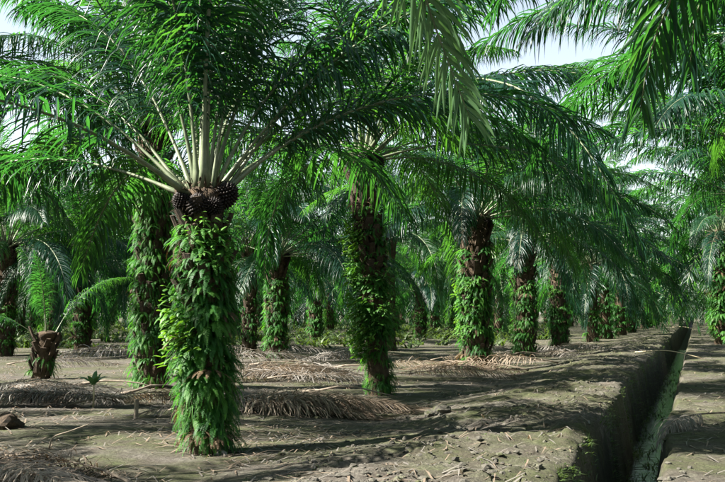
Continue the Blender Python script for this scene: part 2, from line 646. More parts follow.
STUBS = []
for k in range(3):     # cut frond butt left on the trunk
    rnd = random.Random(380 + k)
    mb = MB()
    L = 0.24 + 0.05 * k
    pts = [V((-0.06, 0, -0.06)), V((0.02, 0, 0.02)), V((0.07, 0, 0.12)), V((0.10 + 0.02 * k, 0, L))]
    rings = []
    for p, w, h in zip(pts, (0.12, 0.11, 0.085, 0.065), (0.05, 0.05, 0.035, 0.028)):
        rings.append([p + V((h * cos(a), w * sin(a), 0)) * rnd.uniform(0.9, 1.1) for a in [2 * pi * j / 6 for j in range(6)]])
    vs = [q for r in rings for q in r]
    fs = [(i * 6 + j, i * 6 + (j + 1) % 6, (i + 1) * 6 + (j + 1) % 6, (i + 1) * 6 + j) for i in range(3) for j in range(6)]
    fs.append(tuple(18 + j for j in range(6)))
    mb.add(vs, fs)
    STUBS.append(mb.mesh('frond_butt', M_STUB, smooth=False))

FRUITS = []
for k in range(2):     # bunch of dark pointed fruits
    rnd = random.Random(390 + k)
    mb = MB()
    nf = 150
    for i in range(nf):
        zt = 1 - 2 * (i + 0.5) / nf
        a = i * 2.39996
        rr = sqrt(1 - zt * zt)
        c = V((rr * cos(a) * 0.15, rr * sin(a) * 0.15, zt * 0.18))
        d = V((c.x, c.y, c.z * 0.7)).normalized()
        u = d.orthogonal().normalized()
        w = d.cross(u)
        b = c - d * 0.03
        rr = rnd.uniform(0.016, 0.022)
        vs = [b + (u * cos(t) + w * sin(t)) * rr for t in (0, 1.2566, 2.513, 3.77, 5.0265)]
        vs += [q + d * 0.03 + (q - b) * 0.25 for q in vs] + [b + d * rnd.uniform(0.075, 0.1)]
        fs = [(j, (j + 1) % 5, 5 + (j + 1) % 5, 5 + j) for j in range(5)] + [(5 + j, 5 + (j + 1) % 5, 10) for j in range(5)]
        mb.add(vs, fs)
    core = [V((0.13 * sin(pi * i / 6) * cos(2 * pi * j / 10), 0.13 * sin(pi * i / 6) * sin(2 * pi * j / 10), 0.16 * cos(pi * i / 6)))
            for i in range(7) for j in range(10)]
    mb.add(core, [(i * 10 + j, i * 10 + (j + 1) % 10, (i + 1) * 10 + (j + 1) % 10, (i + 1) * 10 + j) for i in range(6) for j in range(10)])
    FRUITS.append(mb.mesh('fruit_bunch', M_FRUIT))


def trunk_mesh(h, r, lean, seed, nz=44, na=24):
    mb = MB()
    for i in range(nz + 1):
        t = i / nz
        z = -0.15 + (h + 0.3) * t
        rr = r * (1.18 - 0.18 * smooth(0, 0.25, t)) * (1 + 0.25 * smooth(0.8, 0.95, t)) * (1 - 0.75 * smooth(0.965, 1.0, t))
        for j in range(na):
            a = 2 * pi * j / na
            k = 1 + 0.12 * fbm(cos(a) * 2.2 + seed, sin(a) * 2.2, z * 4, 4) + 0.08 * noise.noise(V((cos(a) * 7, sin(a) * 7 + seed, z * 9)))
            mb.v.append(V((lean.x * t + rr * k * cos(a), lean.y * t + rr * k * sin(a), z)))
    for i in range(nz):
        for j in range(na):
            mb.f.append((i * na + j, i * na + (j + 1) % na, (i + 1) * na + (j + 1) % na, (i + 1) * na + j))
    mb.f.append(tuple(nz * na + j for j in range(na)))
    mb.m = [0] * len(mb.f)
    return mb.mesh('palm_trunk', M_TRUNK)


GOLD = 2.39996


def palm(x, y, h, label, group=None, seed=0, r=0.27, lean=(0, 0), n_frond=34, el_lo=4, el_hi=86, fscale=1.0, ferns=40,
         straps=40, creeps=0, creep_az=None, stubs=True, fruits=3, fern_z=(0.1, 0.8), strap_z=(0.0, 0.6), skip_az=None, stub_from=0.02, power=0.9, dead_hang=0,
         extra=(), fern_s=1.0):
    rnd = random.Random(1000 + seed)
    lean = V((lean[0], lean[1], 0))
    root = link('oil_palm', None, None, (x, y, gz(x, y)))
    root.empty_display_size = 0.3
    tag(root, label, 'palm tree', group)
    tr = link('trunk', trunk_mesh(h, r, lean, seed * 3.7), root)
    if stubs:
        n = int(h * 24)
        for i in range(n):
            t = 0.02 + 0.91 * (i + 0.5) / n
            if t < stub_from:
                continue
            a = i * GOLD + rnd.uniform(-0.15, 0.15)
            rr = r * (0.98 + 0.2 * smooth(0.8, 0.95, t))
            link('frond_butt', STUBS[i % 3], tr, (lean.x * t + rr * cos(a), lean.y * t + rr * sin(a), t * h),
                 (rnd.uniform(-0.2, 0.2), rnd.uniform(-0.15, 0.25), a), rnd.uniform(0.8, 1.15))
    camaz = atan2(-y, -x)

    def epi(name, lib, cnt, zr, sc, azc=None, spread=pi, out=0.02):
        for i in range(cnt):
            t = zr[0] + (zr[1] - zr[0]) * rnd.random()
            a = (camaz if azc is None else azc) + rnd.uniform(-spread, spread)
            rr = r * 1.05 + out
            link(name, rnd.choice(lib), tr, (lean.x * t + rr * cos(a), lean.y * t + rr * sin(a), max(0.18, t * h)),
                 (rnd.uniform(-0.25, 0.25), rnd.uniform(-0.2, 0.2), a), sc * rnd.uniform(0.75, 1.25))

    epi('strap_fern', STRAPS, straps, strap_z, 0.72 * fern_s, out=-0.02)
    epi('fern', FERNS, ferns, fern_z, 0.7 * fern_s, out=-0.02)
    if straps:
        epi('dead_fern', DEADFERNS, (straps + ferns) // 18, (strap_z[0], fern_z[1]), 0.75 * fern_s, out=-0.02)
    if fruits:
        tag(link('crown_fibre', FIBRES[seed % 2], root, (lean.x, lean.y, h * 1.0), (0, 0, seed), r / 0.25), kind='stuff')
    if creeps:
        for az, cnt, z0, z1, sp in creep_az:
            epi('creeper', CREEPS, cnt, (z0, z1), 1.0, az, sp, 0.06)
    for i in range(fruits):
        a = camaz + R(-55 + 110 * i / max(1, fruits - 1)) + rnd.uniform(-0.2, 0.2)
        link('fruit_bunch', FRUITS[i % 2], root, (lean.x * 0.97 + (r + 0.09) * cos(a), lean.y * 0.97 + (r + 0.09) * sin(a), h * 0.995 + rnd.uniform(-0.12, 0.05)),
             (rnd.uniform(-.3, .3), rnd.uniform(0.2, 0.6), a), rnd.uniform(0.55, 0.85))
    for i in range(n_frond):
        t = i / max(1, n_frond - 1)
        el = el_hi - (el_hi - el_lo) * t ** power + rnd.uniform(-4, 4)
        az = i * GOLD + rnd.uniform(-0.15, 0.15) + seed
        if skip_az and any(lo < (math.degrees(az) % 360) < hi and el < emax for lo, hi, emax in skip_az):
            continue
        add_frond(root, h + 0.12 - 0.1 * t, az, el, rnd, fscale * rnd.uniform(0.92, 1.06), 0.08 + 0.16 * t, lean)
    if dead_hang:
        for k in range(dead_hang):
            rm, lm = rnd.choice(FROND_LIB[-12])
            lm2 = lm.copy()
            lm2.materials[0] = M_DRY
            az = camaz + rnd.uniform(-1.6, 1.6)
            f = link('frond', rm, root, (lean.x + (r + 0.05) * cos(az), lean.y + (r + 0.05) * sin(az), h - 0.12), (0, R(44), az), 0.62)
            f['label'] = 'dead brown frond hanging against the trunk'
            tag(link('leaflets', lm2, f), kind='stuff')
    for az, el, sc in extra:
        add_frond(root, h + 0.02, az, el, rnd, sc, 0.22, lean)
    return root


# far palms: trunk with its ferns, and a crown, shared by all copies
FAR_CROWN, FAR_TRUNK = [], []
for k in range(4):
    rnd = random.Random(500 + k)
    mb = MB()
    for i in range(28):
        t = i / 27
        el = 84 - 98 * t + rnd.uniform(-5, 5)
        az = i * GOLD
        Lf = rnd.uniform(4.9, 5.7)
        path = arc_path(Lf, el, max(-84, el - 55 - (86 - el) * 0.4), rnd.uniform(-20, 20), 12, 1.3)
        rb, lb = frond_meshes(path, Lf, rnd, 44, droop=1.2, segs=2, wmax=0.06, rad=0.04)
        rot = Matrix.Rotation(az, 3, 'Z')
        mb.add([rot @ p + V((cos(az), sin(az), 0)) * 0.15 for p in rb.v], rb.f, 1)
        mb.add([rot @ p + V((cos(az), sin(az), 0)) * 0.15 for p in lb.v], lb.f, 0)
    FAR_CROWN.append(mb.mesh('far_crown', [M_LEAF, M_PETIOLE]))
    mb = MB()
    h = 3.2 + 0.4 * k
    tm = trunk_mesh(h, 0.28, V((rnd.uniform(-.15, .15), rnd.uniform(-.15, .15), 0)), 40 + k, 26, 14)
    mb.add([v.co.copy() for v in tm.vertices], [tuple(p.vertices) for p in tm.polygons], 0)
    tm2 = mb.mesh('far_trunk', M_TRUNK)
    fb = MB()
    for i in range(54):
        z = h * rnd.uniform(0.05, 0.85)
        a = rnd.uniform(0, 2 * pi)
        src = rnd.choice(FERNS + STRAPS)
        rot = Matrix.Rotation(a, 3, 'Z') * rnd.uniform(0.8, 1.3)
        fb.add([rot @ v.co + V((0.28 * cos(a), 0.28 * sin(a), max(0.25, z))) for v in src.vertices],
               [tuple(p.vertices) for p in src.polygons])
    FAR_TRUNK.append((h, tm2, fb.mesh('far_ferns', M_FERN)))


def far_palm(x, y, label, group, seed):
    rnd = random.Random(seed)
    k = rnd.randrange(4)
    root = link('oil_palm', None, None, (x, y, gz(x, y)), (0, 0, rnd.uniform(0, 6.28)), rnd.uniform(1.0, 1.3))
    tag(root, label, 'palm tree', group)
    h, tm, fm = FAR_TRUNK[k]
    tr = link('trunk', tm, root)
    tag(link('ferns', fm, tr), kind='stuff')
    link('crown', FAR_CROWN[rnd.randrange(4)], root, (0, 0, h), (0, 0, rnd.uniform(0, 6.28)))
    return root


placed = []


def P(px, py):
    p = onground(px, py)
    placed.append((p.x, p.y))
    return p.x, p.y


LEFT = atan2(-cR.y, -cR.x)          # direction to the left of the view
TOCAM = atan2(-cF.y, -cF.x)

SUNGAP = (184, 228, 78)      # crown side left without fronds so the low sun reaches the trunks
T_ = math.degrees(TOCAM) % 360
# --- the palms that the photograph shows one by one
x, y = P(208, 452)
palm(x, y, 2.85, 'stout oil palm with thick fern skirt down to the soil and dark fruit bunches', seed=1, r=0.185, power=1.2,
     lean=(-0.1, 0.02), n_frond=37, el_lo=20, ferns=100, straps=200, fern_s=0.95, skip_az=[(T_ - 62, T_ + 62, 70), SUNGAP, (-1, 75, 44), (320, 361, 44)], stub_from=0.55, fern_z=(0.25, 0.9), strap_z=(0.02, 0.68),
     creeps=1, creep_az=[(TOCAM + 0.25, 4, 0.80, 0.90, 0.4), (LEFT + 0.5, 6, 0.4, 0.68, 0.5)], fruits=4,
     extra=[(LEFT + 0.8, 30, 1.0), (LEFT - 0.36, 22, 1.0), (LEFT - 0.72, 32, 1.0), (LEFT - 0.5, 48, 1.0), (LEFT + pi - 0.1, 44, 0.9), (LEFT + pi + 0.5, 46, 0.95), (LEFT + pi + 0.15, 58, 1.0)])
x, y = P(381, 395)
leaning = palm(x, y, 4.4, 'tall leaning oil palm with dark bare upper trunk above hanging ferns and creeper', seed=2, skip_az=[SUNGAP, (T_ - 50, T_ + 50, 48)], r=0.185,
     lean=(-0.33, -0.08), n_frond=34, el_lo=8, ferns=125, straps=140, fern_z=(0.22, 0.82), strap_z=(0.0, 0.5), fern_s=0.8, stub_from=0.5, creeps=1,
     creep_az=[(LEFT + 0.5, 22, 0.18, 0.45, 0.8), (LEFT + 0.3, 18, 0.5, 0.74, 0.7), (TOCAM, 6, 0.3, 0.6, 0.8)], fruits=3)
x, y = P(476, 370)
palm(x, y, 4.0, 'oil palm next beyond the leaning palm, ditch side row, trunk bulky with ferns', seed=3, skip_az=[SUNGAP], r=0.30,
     ferns=80, straps=190, fern_z=(0.2, 0.85), strap_z=(0.0, 0.7), el_lo=10, creeps=1, creep_az=[(LEFT + .4, 9, 0.25, 0.75, 0.6)])
x, y = P(525, 356)
palm(x, y, 4.0, 'oil palm in the ditch side row, fourth counting from the palm with the fern skirt', seed=4, skip_az=[SUNGAP], r=0.3,
     ferns=80, straps=120, el_lo=10)
x, y = P(560, 348)
palm(x, y, 4.6, 'oil palm in the ditch side row with pale brown upper trunk above leafy base', seed=5, skip_az=[SUNGAP], r=0.28,
     ferns=70, straps=110, fern_z=(0.1, 0.55), el_lo=6)
x, y = P(151, 389)
palm(x, y, 5.2, 'dark shaded oil palm just behind the palm with the fern skirt', seed=6, skip_az=[SUNGAP, (320, 361, 60), (-1, 35, 60)], r=0.25, ferns=70, straps=240,
     strap_z=(0, 0.8), el_lo=18)
x, y = P(276, 358)
palm(x, y, 3.4, 'slender fern covered oil palm behind the brown heap of dead fronds', seed=7, skip_az=[SUNGAP], r=0.27, ferns=70, straps=130,
     strap_z=(0, 0.8), el_lo=2)
x, y = P(249, 357)
palm(x, y, 3.9, 'thin oil palm standing close beside the slender fern covered one', seed=8, r=0.16, ferns=20, straps=30,
     el_lo=20, n_frond=14, fruits=0)
x, y = P(40, 379)
palm(x, y, 0.95, 'short black stump of a young oil palm with few fronds', seed=9, r=0.2, lean=(0.12, 0.1), ferns=4, straps=8,
     el_lo=40, n_frond=4, fscale=0.5, fruits=0)
x, y = P(315, 342)
palm(x, y, 3.6, 'small looking oil palm with bright ferns between the slender palm and the leaning palm', seed=10, skip_az=[SUNGAP], ferns=70, straps=60, el_lo=12)
x, y = P(421, 338)
palm(x, y, 2.7, 'low crowned oil palm standing back between the leaning palm and its row neighbour', seed=11, ferns=40, straps=30, el_lo=12)
x, y = P(723, 344)
palm(x, y, 5.3, 'leafy oil palm on the right hand bank of the ditch', seed=12, skip_az=[SUNGAP], r=0.36, ferns=130, straps=60, fern_z=(0.05, 0.95), fern_s=1.6,
     creeps=1, creep_az=[(LEFT + .2, 14, 0.1, 0.9, 0.8)], el_lo=0)
x, y = P(196, 350)
palm(x, y, 3.6, 'oil palm seen dimly between the shaded palm and the fern skirted palm', seed=13, ferns=40, straps=40, el_lo=0)
x, y = P(82, 352)
palm(x, y, 3.8, 'oil palm standing behind the short young palm', seed=14, ferns=40, straps=40, el_lo=0)
x, y = P(4, 356)
palm(x, y, 3.8, 'oil palm with dark trunk beside grey fronds, left of the short young palm', seed=15, ferns=40, straps=40, el_lo=0)

# --- neighbours just outside the picture whose fronds or shade reach into it
for i, (x, y, h) in enumerate([(1.9, 14.4, 4.9), (1.7, 23.6, 4.8), (1.7, 32.8, 4.6)]):
    placed.append((x, y))
    palm(x, y, h, ['oil palm at the ditch bank with fronds arching over the water',
                   'oil palm on the right bank, second along, fronds hanging over the ditch',
                   'oil palm on the right bank, third along, next to the leafy one'][i], seed=20 + i, ferns=10, straps=10, el_lo=24,
         stubs=False, fruits=2)

placed.append((-12.2, 4.4))  # off-frame palm placed to shade the foreground; only frond tips show
palm(-12.2, 4.4, 3.2, 'oil palm left of the fern skirted palm, only its frond tips in sight', seed=27, ferns=10, straps=10, el_lo=10,
     stubs=False, fruits=2, skip_az=[SUNGAP])

placed.append((-13.2, 13.4))
palm(-13.2, 13.4, 4.7, 'taller oil palm off to the side, its fronds arching in above the black stump', seed=31, ferns=10, straps=10, el_lo=12, n_frond=20,
     stubs=False, fruits=2, skip_az=[SUNGAP])

# the palm next to the camera: a few hand-shaped fronds of it hang into the picture
hx, hy, hh = 2.3, 5.0, 3.7
placed.append((hx, hy))
hero = palm(hx, hy, hh, 'oil palm close on the right bank whose frond tips hang into view', seed=40, ferns=8, straps=8, stubs=False,
            n_frond=12, el_lo=40, fruits=1)


def hero_frond(ctrl, seed, mat, owner, lmax=0.75, droop=1.3, wmax=0.042, npairs=125, single=True, fluff=1.0, side=None):
    rnd = random.Random(seed)
    base = V(owner.location)
    path, L = resample([p - base for p in ctrl], 30)
    rb, leaves = frond_meshes(path, L, rnd, npairs, pet=0.25, lmax=lmax, wmax=wmax, droop=droop, rad=0.035, single=single,
                              fluff=fluff, side=side)
    f = link('frond', rb.mesh('frond_rachis', M_PETIOLE), owner)
    if single:
        for b in leaves:
            link('leaflet', b.mesh('leaflet', mat), f)
    else:
        tag(link('leaflets', leaves.mesh('frond_leaflets', mat), f), kind='stuff')
    return f


top = V((hx, hy, hh + 0.15))
# frond tip, painted pale for sunlit glare, hanging in the middle of the top edge
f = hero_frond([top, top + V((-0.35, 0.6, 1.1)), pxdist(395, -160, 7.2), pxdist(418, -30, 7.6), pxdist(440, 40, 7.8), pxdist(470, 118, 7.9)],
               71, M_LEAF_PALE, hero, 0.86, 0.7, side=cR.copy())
f['label'] = 'pale frond tip hanging down against the dark canopy'
# dark frond arching out of the upper right corner
hero_frond([top, top + V((0.15, 1.2, 1.0)), pxdist(725, -80, 7.8), pxdist(672, -2, 8.2), pxdist(650, 55, 8.4), pxdist(640, 112, 8.5)],
           72, M_LEAF, hero, 0.9, 1.1, side=cR.copy())
# frond tips that fringe the top edge
hero_frond([top, top + V((-0.1, 0.9, 1.1)), pxdist(640, -110, 8.6), pxdist(575, -75, 9.0), pxdist(525, -40, 9.2), pxdist(492, 15, 9.3)],
           73, M_LEAF, hero, 0.62, 1.6, single=False)
hero_frond([top, top + V((0.3, 1.1, 0.9)), pxdist(800, -60, 8.2), pxdist(745, -40, 8.8), pxdist(700, 0, 9.2), pxdist(690, 70, 9.4)],
           75, M_LEAF, hero, 0.75, 1.4, single=False)
# long frond of the leaning palm sweeping out in front of its row
lt = V(leaning.location) + V((-0.33, -0.08, 4.45))
hero_frond([lt, pxdist(420, 88, 18.6), pxdist(500, 82, 16.6), pxdist(565, 125, 15.2), pxdist(612, 190, 14.5), pxdist(642, 262, 14.2)],
           74, M_LEAF, leaning, 0.95, 2.2, single=False)

# --- the rest of the plantation on its planting grid
ORD = 'first second third fourth fifth sixth seventh eighth ninth tenth eleventh twelfth thirteenth fourteenth fifteenth'.split()
ROWS = [-5.0 - 7.6 * k for k in range(15)]
cnt = 0
for k, rx in enumerate(ROWS):
    off = 10.6 + (4.6 if k % 2 else 0)
    for j in range(-2, 19):
        rr = random.Random(7000 + k * 50 + j)
        x, y = rx + rr.uniform(-0.5, 0.5), off + 9.2 * j + rr.uniform(-0.5, 0.5)
        if any((x - a) ** 2 + (y - b) ** 2 < 40 for a, b in placed):
            continue
        d = depth((x, y, 0))
        if d < 3:
            continue
        px, _ = topx((x, y, 1.5))
        if px < -900 * 20 / max(d, 8) or px > 725 + 900 * 20 / max(d, 8):
            continue
        if d > 175:
            continue
        if d < 34 and not -100 < px < 800:
            # beyond the left edge; some spots are left empty to let the sun in
            if rr.random() < 0.45:
                continue
        placed.append((x, y))
        cnt += 1
        if d < 62:
            palm(x, y, rr.uniform(3.9, 5.2), 'oil palm behind the heaps, in the %s row from the ditch' % ORD[k],
                 'nearer oil palms of the %s row' % ORD[k], seed=100 + cnt, ferns=44, straps=36, el_lo=-8, stubs=False, fruits=0, n_frond=32)
        elif k == 0:
            far_palm(x, y, 'distant oil palm far along the row on the left bank of the ditch',
                     'distant oil palms of the ditch side row', 3000 + cnt)
        else:
            far_palm(x, y, 'distant oil palm far back in the %s row from the ditch' % ORD[k],
                     'distant oil palms of the %s row' % ORD[k], 3000 + cnt)
for i in range(14):     # right bank
    y = 60.4 + 9.2 * i
    far_palm(1.9, y, 'distant oil palm far along the right bank of the ditch', 'distant oil palms on the right bank', 4000 + i)
for k in (1, 2, 3):
    for j in range(0, 16):
        y = 14 + 9.2 * j + (4.6 if k % 2 else 0)
        x = 1.9 + 7.6 * k
        if y > 26 * k or k < 3:  # near spots out of frame filled in to block sky light
            far_palm(x, y, 'oil palm beyond the right bank of the ditch, %s row in' % ORD[k], 'oil palms beyond the right bank, %s row' % ORD[k], 4200 + k * 40 + j)

for k in range(-4, 4):      # unseen palms added behind the photographer to block sky light
    for j in range(4):
        x, y = 1.9 + 7.6 * k + (0 if k else 2.5), -4 - 9.2 * j + (4.6 if k % 2 else 0)
        if (x * x + y * y) ** 0.5 > 6.5:
            far_palm(x, y, 'unseen oil palm added behind the photographer', 'unseen oil palms added behind the photographer', 4600 + k * 9 + j)

# ------------------------------------------------------------------ fallen dry fronds
DEAD = []
for k in range(6):
    rnd = random.Random(800 + k)
    L = rnd.uniform(2.8, 3.6)
    hgt = rnd.uniform(0.16, 0.34)
    path = []
    for i in range(18):
        s = i / 17
        path.append(V((L * (s - 0.5), 0.25 * sin(pi * s) * rnd.choice((0.9, 1)) * (1 if k % 2 else -1), 0.03 + hgt * sin(pi * min(1, s * 1.05)) ** 0.8)))
    rb, lb = frond_meshes(path, L, rnd, 104, pet=0.14, lmax=0.72, wmax=0.019, droop=2.0, segs=4, rad=0.02, zmin=0.008,
                          scatter=1.7, skip=0.12, fluff=1.3)
    mats = (M_DRY, M_DRYGREY)
    DEAD.append([(rb.mesh('dead_rachis', M_DRYRACHIS), lb.mesh('dead_leaflets', m)) for m in mats])


def dead_frond(px, py, ang, lift, label, group, rnd, grey, scale=1.0):
    p = onground(px, py)
    rm, lm = rnd.choice(DEAD)[1 if grey else 0]
    o = link('fallen_frond', rm, None, (p.x, p.y, gz(p.x, p.y) + lift), (rnd.uniform(-0.08, 0.08), rnd.uniform(-0.06, 0.06), YAW + ang), (scale, scale, scale * 0.72))
    tag(o, label, 'dead frond', group)
    tag(link('leaflets', lm, o), kind='stuff')


PILES = [
    ('tan', 9, (-60, 48), (472, 496), -0.4, 0.7, 0.03, 'brownish dead frond in the stringy heap nearest the bent twig', 'heap of stringy fronds by the bent twig', 0.72),
    ('tan', 10, (262, 350), (408, 416), -0.12, 0.35, 0.05, 'brownish dead frond in the combed heap between two trunks', 'heap of fronds between the two nearest trunks', 0.85),
    ('tan', 9, (258, 345), (376, 384), 0.0, 0.4, 0.06, 'tan dead frond in the sunlit heap before the slender palm', 'sunlit tan heap of fronds', 1.0),
    ('grey', 10, (-10, 95), (396, 412), 0.1, 1.1, 0.05, 'grey dead frond lying round the short young palm', 'fronds round the short young palm', 0.8),
    ('tan', 5, (140, 240), (405, 414), 0.0, 0.9, 0.03, 'brown dead frond lying flat behind the fern skirted palm', 'fronds flat behind the fern skirted palm', 0.8),
    ('tan', 8, (405, 500), (362, 381), 0.1, 0.5, 0.05, 'tan dead frond lying round the foot of the bulky fern palm', 'fronds round the bulky fern palm', 0.95),
    ('grey', 14, (70, 350), (352, 366), 0.0, 0.5, 0.04, 'dead frond in the grey carpet under the back rows', 'carpet of dead fronds under the back rows', 1.15),
    ('grey', 6, (490, 600), (349, 358), 0.0, 0.5, 0.03, 'dead frond strewn between palms of the ditch side row', 'dead fronds in the ditch side row', 1.0),
]
for pi_, (tone, n, xr, yr, a, spread, dz, lab, grp, sc) in enumerate(PILES):
    rnd = random.Random(900 + pi_)
    for i in range(n):
        t = (i + 0.5) / n
        dead_frond(xr[0] + (xr[1] - xr[0]) * rnd.random(), yr[0] + (yr[1] - yr[0]) * (1 - t), a + rnd.uniform(-spread, spread) + (pi if rnd.random() < 0.35 else 0),
                   dz * rnd.random() * 2, lab, grp, rnd, (tone == 'grey') == (rnd.random() < 0.8), sc * rnd.uniform(0.9, 1.1))

for i in range(9):      # bare stalks among the heaps
    rnd = random.Random(940 + i)
    px, py = [(30, 402), (70, 393), (120, 400), (185, 412), (300, 396), (330, 372), (430, 372), (505, 358), (250, 368)][i]
    p = onground(px, py)
    a = YAW + rnd.uniform(-0.6, 0.6)
    mb = MB()
    L = rnd.uniform(1.2, 2.2)
    pts = [V((cos(a) * t * L, sin(a) * t * L, 0.03 + 0.12 * sin(pi * t) * rnd.uniform(0.6, 1.2))) for t in (0, 0.2, 0.4, 0.6, 0.8, 1.0)]
    mb.tube(pts, [0.05, 0.034, 0.027, 0.022, 0.017, 0.01], 7, flat=0.7)
    o = link('frond_stalk', mb.mesh('frond_stalk', M_DRYRACHIS), None, (p.x, p.y, gz(p.x, p.y) + 0.06))
    tag(o, 'bare dry frond stalk lying among the dead fronds', 'dead stalk', 'bare dry stalks among the fronds')

# dry frond slid over the edge of the ditch from the right bank
rnd = random.Random(961)
c = [onground(760, 412, 0.08), onground(715, 413, 0.12), onground(688, 416, 0.14), onground(670, 424, 0.12), onground(661, 440, -0.05)]
base = V((c[1].x, c[1].y, gz(c[1].x, c[1].y)))
path, L = resample([p - base for p in c], 22)
rb, lb = frond_meshes(path, L, rnd, 40, pet=0.45, lmax=0.55, wmax=0.02, droop=3.0, rad=0.022, scatter=1.2)
o = link('fallen_frond', rb.mesh('dead_rachis', M_DRYRACHIS), None, base)
tag(o, 'dead frond with stringy leaves trailing over the right edge of the ditch', 'dead frond')
tag(link('leaflets', lb.mesh('dead_leaflets', M_DRYGREY), o), kind='stuff')


# ------------------------------------------------------------------ sticks, poles, seedling, stones
def stick(name, pts, rads, mat, label, cat):
    base = pts[0].copy()
    mb = MB()
    path, L = resample([p - base for p in pts], 14)
    rr = [rads[0] + (rads[1] - rads[0]) * i / 13 for i in range(14)]
    mb.tube(path, rr, 7)
    o = link(name, mb.mesh(name, mat), None, base)
    return tag(o, label, cat)


def bank(px, py, up=0.0):
    p = onground(px, py)
    for _ in range(6):
        p = onground(px, py, gz(p.x, p.y))
    return V((p.x, p.y, gz(p.x, p.y) + up))


g = bank(49, 449)
stick('twig', [g, g + V((0.05, 0.0, 0.13)), g + V((0.22, 0.09, 0.20)), g + V((0.42, 0.15, 0.28))], (0.012, 0.005), M_WOOD,
      'thin bent dead twig sticking up behind the stringy heap', 'twig')
g = bank(136, 419, -0.05)
stick('wooden_stake', [g, g + V((0.0, 0, 0.15)), g + V((0.01, 0, 0.33))], (0.035, 0.03), M_WOOD,
      'short mossy wooden stake standing in the soil', 'stake')
ya = bank(672, 359).y
for i, (yy, lab) in enumerate([(bank(704, 359).y, 'pale pole laid across the ditch'), (bank(704, 331).y, 'thin pole across the far part of the ditch')]):
    a, b = V((-2.0, yy + 0.15, 0)), V((0.15, yy - 0.1, 0))
    a.z, b.z = gz(a.x, a.y) + 0.05, gz(b.x, b.y) + 0.04
    m = (a + b) / 2
    m.z = max(gz(-1.75, yy) + 0.06, m.z + 0.02)
    stick('pole', [a, m, b], (0.017, 0.013), M_PALEWOOD, lab, 'pole')

g = bank(93, 408)
sd = link('palm_seedling', None, None, g)
tag(sd, 'small green seedling with broad upright leaves on a thin stem', 'seedling')
mb = MB()
mb.tube([V((0, 0, -0.03)), V((0.01, 0, 0.2)), V((0, 0.01, 0.42))], [0.02, 0.015, 0.01], 6)
link('stem', mb.mesh('seedling_stem', M_PALEWOOD), sd)
for i in range(7):
    rnd = random.Random(600 + i)
    mb = MB()
    a = i * GOLD
    leaflet(mb, V((0, 0, 0)), V((cos(a), sin(a), rnd.uniform(0.7, 2.6))).normalized(), V((-sin(a), cos(a), 0)), rnd.uniform(0.24, 0.34), 0.09, 0.9)
    link('leaf', mb.mesh('seedling_leaf', M_LEAF_PALE), sd, (0, 0, 0.36 + 0.01 * i))


def stone_mesh(seed, mat, sub=2):
    import bmesh
    bm = bmesh.new()
    bmesh.ops.create_icosphere(bm, subdivisions=sub, radius=1)
    for v in bm.verts:
        k = 1 + 0.35 * noise.noise(v.co * 1.6 + V((seed * 5.1, 0, 0))) + 0.12 * noise.noise(v.co * 4 + V((seed, 3, 0)))
        v.co *= k
        v.co.z *= 0.62
    me = bpy.data.meshes.new('stone')
    bm.to_mesh(me)
    bm.free()
    me.materials.append(mat)
    return me


for i, (px, py, s, mat, lab) in enumerate([
        (220, 455, 0.075, M_STONE, 'pale stone at the foot of the fern skirted palm'),
        (4, 428, 0.24, M_STUB, 'dark earthy lump behind the stringy heap'),
        (441, 414, 0.15, M_CLOD, 'large grey clod standing proud of the spoil bank'),
        (431, 416, 0.10, M_CLOD, 'smaller grey clod beside the large one on the spoil bank')]):
    g = bank(px, py)
    o = link('stone' if mat is M_STONE else 'log_lump' if mat is M_TRUNK else 'clod', stone_mesh(i + 3, mat, 3), None, g + V((0, 0, s * 0.2)), (0, 0, i), s)
    tag(o, lab, 'stone' if mat is M_STONE else 'lump')
g = bank(387, 408)
mb = MB()
for i in range(5):
    for j in range(4):
        mb.v.append(V((0.05 * i - 0.1, 0.05 * j - 0.07, 0.03 + 0.05 * noise.noise(V((i * 1.3, j * 1.7, 2))))))
mb.f = [(j + i * 4, j + 1 + i * 4, j + 5 + i * 4, j + 4 + i * 4) for i in range(4) for j in range(3)]
mb.m = [0] * len(mb.f)
tag(link('plastic_scrap', mb.mesh('plastic_scrap', M_BLUE), None, g), 'small crumpled blue plastic scrap at the foot of the leaning palm', 'litter')

rnd = random.Random(1234)
mb = MB()
for i in range(2600):
    d = rnd.uniform(46, 150)
    px = rnd.uniform(-60, 560)
    p = onground(px, 312.6 + FPX * CAM_H / d)
    if p.x > -8 or fbm(p.x * 0.12, p.y * 0.12, 90, 3) < rnd.uniform(-0.5, 0.2):
        continue
    p.z = gz(p.x, p.y) - 0.02
    hgt = rnd.uniform(0.35, 0.95)
    for b in range(9):
        a = rnd.uniform(0, 2 * pi)
        leaflet(mb, p + V((rnd.uniform(-.2, .2), rnd.uniform(-.2, .2), 0)), V((cos(a), sin(a), rnd.uniform(0.8, 2.2))).normalized(), V((-sin(a), cos(a), 0)), hgt * rnd.uniform(0.7, 1.2), 0.12, 1.6, 3, fold=0.15)
tag(link('undergrowth', mb.mesh('undergrowth', M_GRASS)), 'low green ferns growing on the soil under the back rows', 'undergrowth', kind='stuff')

